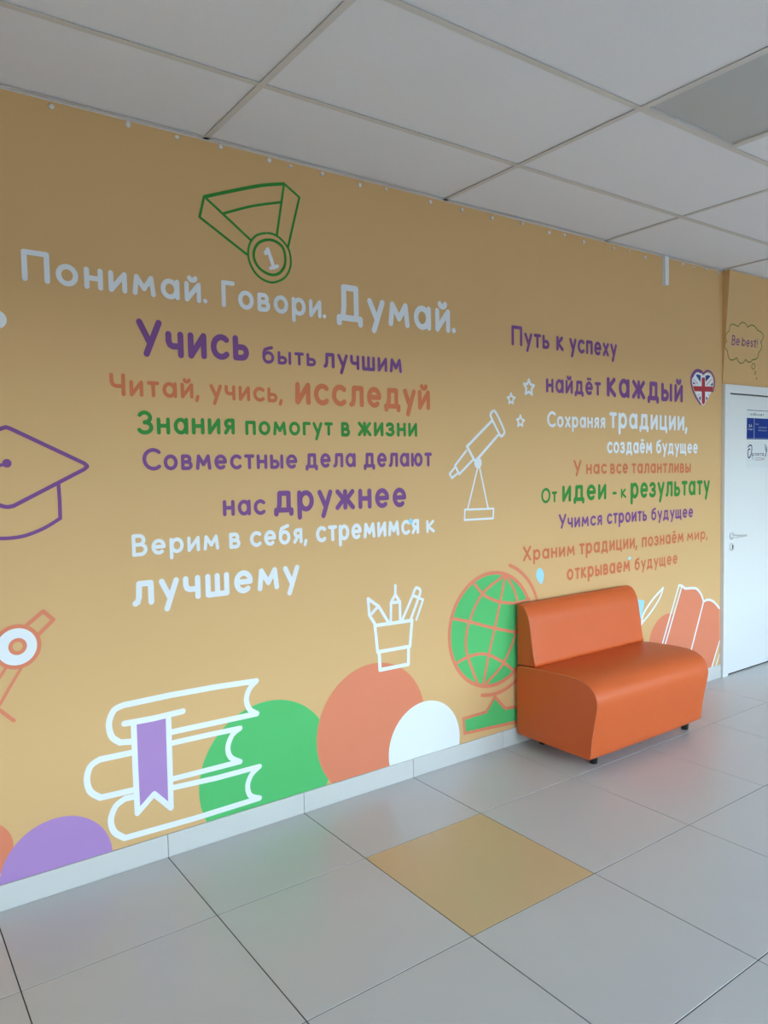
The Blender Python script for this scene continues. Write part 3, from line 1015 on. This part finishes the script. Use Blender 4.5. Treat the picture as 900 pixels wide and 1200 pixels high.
sL = o3([(480, 148), (325, 685)])
sL0 = o3([(452, 135), (298, 680)])
s0 = down(sL0[0], sL0[1], zb)
s1 = down(sL[0], sL[1], zb)
s2 = down(A[4], A[5], zb)
s3 = down(B[4], B[5], zb)
p = Paint(2)
p.fill([A[0], A[1], A[2], A[3], A[4], s2, s1])
p.fill([B[0], B[1], B[2], B[3], B[4], s3, s2])
ob = p.done('painted_book', 'coral', None, 'open coral book with white outlines beside the door')
p = Paint(3)
w = pw(800, 730, 2.3)
p.stroke([sL0[0], s0], w)
p.stroke([sL[0], s1], w)
p.stroke(curve(o3([(455, 130), (480, 135), (515, 160), (560, 158), (620, 162), (665, 215), (690, 285)])), w*1.25)
p.stroke(curve(o3([(690, 285), (735, 268), (790, 290), (840, 348)])), w*1.25)
p.stroke([A[4], s2], w*1.1)
p.stroke([B[4], s3], w)
p.stroke(o3([(842, 790), (812, 890)]), w*.8)
p.done('book_outline', 'white', ob, 'white outlines')

# thought bubble on the wall over the door
YB = -0.030
o3 = lambda L: S(846, 365, 13.333, L, YB)


def lean(o):
    """lay painting on the leaning front of the door's wall"""
    for v in o.data.vertices:
        z = v.co.z
        v.co.x += 0.018
        v.co.y = v.co.y-YB + (-0.004-0.046*(z-DT)/(H-DT))
    return o


w = 0.0075
p = Paint(2, YB)
knots = [(100, 290), (100, 215), (235, 232), (265, 178), (385, 245), (455, 222), (545, 295), (618, 370), (592, 478), (612, 545), (572, 680), (490, 745), (385, 742), (350, 790), (265, 770), (235, 712), (130, 735), (85, 600), (65, 470), (60, 380)]
pts = []
K = [(100, 295), (235, 232), (382, 245), (540, 290), (595, 475), (575, 640), (485, 748), (380, 742), (240, 715), (90, 610), (72, 460)]
B_ = [(125, 200), (310, 165), (460, 212), (635, 370), (618, 550), (555, 725), (440, 785), (310, 805), (140, 745), (45, 530), (50, 370)]
for i in range(len(K)):
    a_, b_, c = K[i], B_[i], K[(i+1) % len(K)]
    for k in range(8):
        t = k/8
        q = [(2*b_[d]-(a_[d]+c[d])/2) for d in (0, 1)]
        pts.append(tuple((1-t)**2*a_[d]+2*t*(1-t)*q[d]+t*t*c[d] for d in (0, 1)))
p.stroke(o3(pts), w, True)
p.stroke(o3([(507+27*math.cos(t/16*6.283), 850+44*math.sin(t/16*6.283)) for t in range(16)]), w*.9, True)
p.stroke(o3([(541+13*math.cos(t/12*6.283), 952+24*math.sin(t/12*6.283)) for t in range(12)]), w*.7, True)
p.stroke(o3([(567+7*math.cos(t/12*6.283), 1042+16*math.sin(t/12*6.283)) for t in range(12)]), w*.6, True)
lean(p.done('painted_thought_bubble', 'olive', wall_r, 'green outline of a thought bubble'))
lean(word('Be', V, 857, 866.3, (857.5, 404), (865, 404.4), (857.5, 392.2), True, .17, .7, YB, wall_r))
lean(word('best!', V, 869, 887.5, (870, 405), (886.5, 407), (870, 397.3), False, .17, .7, YB, wall_r))

# ------------------------------------------------------------------ notices on the door
YD = -0.0100
sg = thing('door_sign', (4.4, YD, 1.86), 'blue and white printed sign on the white door, upper of two', 'sign')


def flat(name, m, rect, parent, layer, th=0.0006):
    (x0, z1), (x1, z0) = wall_at(*rect[:2], YD), wall_at(*rect[2:], YD)
    o = boxes(name, m, [(x0, x1, YD-0.0006*layer-th, YD-0.0006*layer, z0, z1)], None)
    o.parent = parent
    o.matrix_parent_inverse = Matrix.Translation(parent.location).inverted()
    return o


def child(o, parent):
    o.parent = parent
    o.matrix_parent_inverse = Matrix.Translation(parent.location).inverted()
    return o


x0, z1 = wall_at(875.2, 480.5, YD)
x1 = x0+0.42
zt = lambda py: wall_at(876, py, YD)[1]


def rect(name, m, xa, xb, za, zb_, parent, layer):
    return child(boxes(name, m, [(xa, xb, YD-0.0005*layer-0.0005, YD-0.0005*layer, za, zb_)]), parent)


rect('sign_panel', 'paper', x0, x1, zt(514.8), zt(480.3), sg, 0)
rect('sign_edge', 'sign_navy', x0, x1, zt(480.8), zt(480.2), sg, 1)
rect('blue_field', 'sign_blue', x0, x1, zt(514.8), zt(489.7), sg, 1)
xd = wall_at(883.6, 500, YD)[0]
rect('divider', 'grey_ink', xd-0.003, xd+0.003, zt(514.0), zt(490), sg, 2)
rect('divider', 'grey_ink', x0, x1, zt(513.8), zt(513.4), sg, 2)


def print_word(text, m, px0, px1, py0, py1, parent, caps=True, wk=.2):
    """printed line from px0 to px1, its capitals from py1 (top) to py0 (bottom)"""
    xa, za = wall_at(px0, py0, YD)
    xb, _ = wall_at(px1, py0, YD)
    _, zc = wall_at(px0, py1, YD)
    cap = zc-za
    p_ = Paint(1, YD-0.0009)
    xh = cap*.72
    for s in lay(text, xa, xb, za, za, xh, cap, wk*xh):
        p_.stroke(s, wk*xh)
    o = p_.done('print', m, sg, 'printed "%s"' % text)
    o.parent = None
    return child(o, parent)


print_word('кабинет', 'sign_navy', 879.2, 895, 486.9, 483.6, sg)
print_word('3А', 'paper', 877.2, 881.2, 500.6, 497.2, sg)
print_word('класс', 'paper', 876.6, 882, 503.8, 501.8, sg)
print_word('класс', 'grey_ink', 885, 889, 497.8, 495.9, sg)
print_word('учителя', 'grey_ink', 888.5, 898, 502, 499.4, sg)
print_word('начальных', 'grey_ink', 888.5, 898.5, 505.2, 503.0, sg)

ps = thing('paper_notice', (4.4, YD, 1.72), 'white paper notice with dark blue script and wings under the blue door sign', 'notice')
sg_old = sg
rect('sheet', 'paper', x0+0.002, x1-0.01, zt(548), zt(516), ps, 0)
p = Paint(1, YD-0.0010)
p.stroke(curve([wall_at(870+a_/17.14, 475+(b_+790)/17.14, YD) for a_, b_ in [(112, 50), (145, 12), (180, 20), (186, 90), (170, 200), (135, 262), (112, 240), (106, 150), (118, 100), (148, 90)]]), 0.009)
child(p.done('print', 'sign_navy', None, 'large script letter'), ps)
print_word('рлята', 'sign_navy', 881, 894.8, 534.5, 529.8, ps, wk=.22)
p = Paint(1, YD-0.0010)
for k in range(4):
    p.stroke(curve([wall_at(870+a_/17.14, 475+(b_+790)/17.14, YD) for a_, b_ in [(440+k*4, -10+k*30), (478-k*2, 40+k*35), (486-k*6, 120+k*30), (460-k*4, 200+k*15)]]), 0.004)
child(p.done('print', 'sign_navy', None, 'dark blue wing'), ps)
print_word('РО', 'grey_ink', 881, 886.0, 539.6, 536.2, ps)
print_word('СС', 'sign_blue', 886.4, 890.8, 539.6, 536.2, ps)
print_word('ИИ', 'flag_red', 891.2, 895.5, 539.6, 536.2, ps)

# ------------------------------------------------------------------ sofa
SX0, SX1 = 1.885, 2.825
sofa = thing('sofa', (2.355, -0.28, 0.0), 'orange leatherette two-seat sofa without arms, on short black feet against the painted wall', 'sofa')


def upholstered(name, prof, x0, x1, m, crown=0.0, r=0.007, nx=14):
    """upholstered block: side outline (y, z) swept along x, rounded to the sides"""
    bm_ = bmesh.new()
    n_ = len(prof)
    cy = sum(p_[0] for p_ in prof)/n_
    cz = sum(p_[1] for p_ in prof)/n_
    orient = 1 if sum(prof[i-1][0]*prof[i][1]-prof[i][0]*prof[i-1][1] for i in range(n_)) > 0 else -1

    def ring(x_, ins, bul=0.0):
        out = []
        for i in range(n_):
            a_, b_, c = prof[i-1], prof[i], prof[(i+1) % n_]
            tx, tz = c[0]-a_[0], c[1]-a_[1]
            l = math.hypot(tx, tz)
            nx_, nz_ = tz/l, -tx/l
            nx_, nz_ = nx_*orient, nz_*orient
            k = -ins + (bul if (b_[1] > cz and b_[0] < -0.06) or b_[0] < cy-0.1 else 0)
            out.append(bm_.verts.new((x_-sofa.location.x, b_[0]+nx_*k-sofa.location.y, b_[1]+nz_*k)))
        return out
    rs = []
    for k in range(5):      # quarter round from the side face to the sweep
        t = math.pi/2*k/4
        rs.append(ring(x0+r*(1-math.cos(t)), r*(1-math.sin(t))))
    for k in range(1, nx):
        t = k/nx
        rs.append(ring(x0+r+(x1-x0-2*r)*t, 0, crown*math.sin(math.pi*t)**.6))
    for k in range(5):
        t = math.pi/2*(1-k/4)
        rs.append(ring(x1-r*(1-math.cos(t)), r*(1-math.sin(t))))
    for a_, b_ in zip(rs, rs[1:]):
        for i in range(n_):
            bm_.faces.new((a_[i], a_[(i+1) % n_], b_[(i+1) % n_], b_[i]))
    for rg in (rs[0], rs[-1]):      # side faces, fanned out from their middle
        mid = bm_.verts.new(sum((v.co for v in rg), Vector())/n_)
        for i in range(n_):
            bm_.faces.new((rg[i], rg[(i+1) % n_], mid))
    bmesh.ops.recalc_face_normals(bm_, faces=bm_.faces)
    o = link(name, bm_, m, sofa, True)
    for p_ in o.data.polygons:
        if abs(p_.normal.x) > 0.999:
            p_.use_smooth = False
    return o


top = curve([(-0.024, 0.414), (-0.040, 0.431), (-0.13, 0.440), (-0.25, 0.448), (-0.37, 0.453), (-0.45, 0.448), (-0.503, 0.430), (-0.537, 0.398), (-0.551, 0.355), (-0.548, 0.31), (-0.533, 0.235), (-0.518, 0.155), (-0.511, 0.085), (-0.497, 0.066)], False, 3)
seat = upholstered('seat', top + [(-0.26, 0.064), (-0.038, 0.064), (-0.024, 0.078), (-0.024, 0.25)], SX0, SX1, 'leather', 0.004)
bk_prof = curve([(-0.022, 0.745), (-0.030, 0.760), (-0.052, 0.760), (-0.078, 0.745), (-0.098, 0.715), (-0.112, 0.675), (-0.126, 0.59), (-0.138, 0.51), (-0.150, 0.446)], False, 3)
back = upholstered('backrest', bk_prof + [(-0.09, 0.440), (-0.022, 0.436), (-0.022, 0.59)], SX0+0.010, SX1-0.008, 'leather', 0.003, 0.007)


def tube(bm_, P, r, n_=6):
    rings = []
    for i, p_ in enumerate(P):
        d = (P[min(i+1, len(P)-1)]-P[max(i-1, 0)]).normalized()
        a_ = Vector((1, 0, 0)) if abs(d.x) < .9 else Vector((0, 1, 0))
        u_ = d.cross(a_).normalized()
        v_ = d.cross(u_)
        rings.append([bm_.verts.new(p_+r*(math.cos(2*math.pi*k/n_)*u_+math.sin(2*math.pi*k/n_)*v_)) for k in range(n_)])
    for a_, b_ in zip(rings, rings[1:]):
        for k in range(n_):
            bm_.faces.new((a_[k], a_[(k+1) % n_], b_[(k+1) % n_], b_[k]))
    bm_.faces.new(rings[0])
    bm_.faces.new(rings[-1])
    bmesh.ops.recalc_face_normals(bm_, faces=bm_.faces)


for (prof, xx, par, sgn) in ((top, SX0, seat, 1), (top, SX1, seat, -1), (bk_prof, SX0+0.010, back, 1), (bk_prof, SX1-0.008, back, -1)):
    bm = bmesh.new()
    P = []
    cy = sum(p_[0] for p_ in prof)/len(prof)
    for i in range(2, len(prof)-1):
        a_, b_, c = prof[i-1], prof[i], prof[i+1]
        l = math.hypot(c[0]-a_[0], c[1]-a_[1])
        nx_, nz_ = (c[1]-a_[1])/l, -(c[0]-a_[0])/l      # outward
        P.append(Vector((xx+sgn*0.0026-sofa.location.x, b_[0]+nx_*(-0.0030)-sofa.location.y, b_[1]+nz_*(-0.0030))))
    tube(bm, P, 0.0021)
    link('seam', bm, 'thread', par, True)

for x_, y_ in ((2.012, -0.425), (2.792, -0.430), (2.012, -0.09), (2.792, -0.09)):
    bm = bmesh.new()
    lathe(bm, [(0.017, 0.0), (0.019, 0.003), (0.021, 0.030), (0.024, 0.058), (0.024, 0.066)], 20, 'Z', (x_-sofa.location.x, y_-sofa.location.y, 0))
    link('leg', bm, 'black', sofa, True)

# ------------------------------------------------------------------ small things along the ceiling line
tr = thing('cable_trunking', (3.235, 0.0, 2.67), 'short white plastic cable trunking coming down the wall from the ceiling', 'trunking')
bm = bmesh.new()
box(bm, -0.020, 0.020, -0.018, -0.0, -0.086, 0.089, bevel=0.002)
link('cover', bm, 'plastic', tr)
bm = bmesh.new()
box(bm, -0.024, 0.024, -0.006, 0.0, -0.084, 0.089)
link('base', bm, 'plastic', tr)

CL = [(60, 125), (150, 146), (207, 161), (258, 172), (315, 188), (340, 195), (377, 204), (421, 217), (452, 222), (504, 237), (541, 246), (576, 255.5),
      (611.5, 262), (643, 272.5), (661, 275.5), (683.5, 283.5), (718.5, 291), (736, 294.5), (755.5, 301.5), (799.8, 309.7), (812.5, 313.6), (826.8, 315.3), (841, 319.8)]
ORD = ['first', 'second', 'third', 'fourth', 'fifth', 'sixth', 'seventh', 'eighth', 'ninth', 'tenth', 'eleventh', 'twelfth', 'thirteenth', 'fourteenth', 'fifteenth',
       'sixteenth', 'seventeenth', 'eighteenth', 'nineteenth', 'twentieth', 'twenty-first', 'twenty-second', 'last']
proto = None
for k, (px, py) in enumerate(CL):
    x_, z_ = wall_at(px, py)
    z_ = min(z_, H-0.016)
    if proto is None:
        bm = bmesh.new()
        lathe(bm, [(0.0085, 0.0), (0.0085, -0.004), (0.006, -0.0075), (0.002, -0.008)], 12, 'Y')
        o = proto = link('wall_clip', bm, 'plastic', None, True)
    else:
        o = proto.copy()
        col.objects.link(o)
    o.location = (x_, 0, z_)
    sc = random.uniform(.8, 1.15)
    o.scale = (sc, 1, sc*random.uniform(.85, 1.2))
    tag(o, '%s small white wall clip from the left, in the row under the ceiling' % ORD[k], 'clip', 'white clips along the top of the wall')
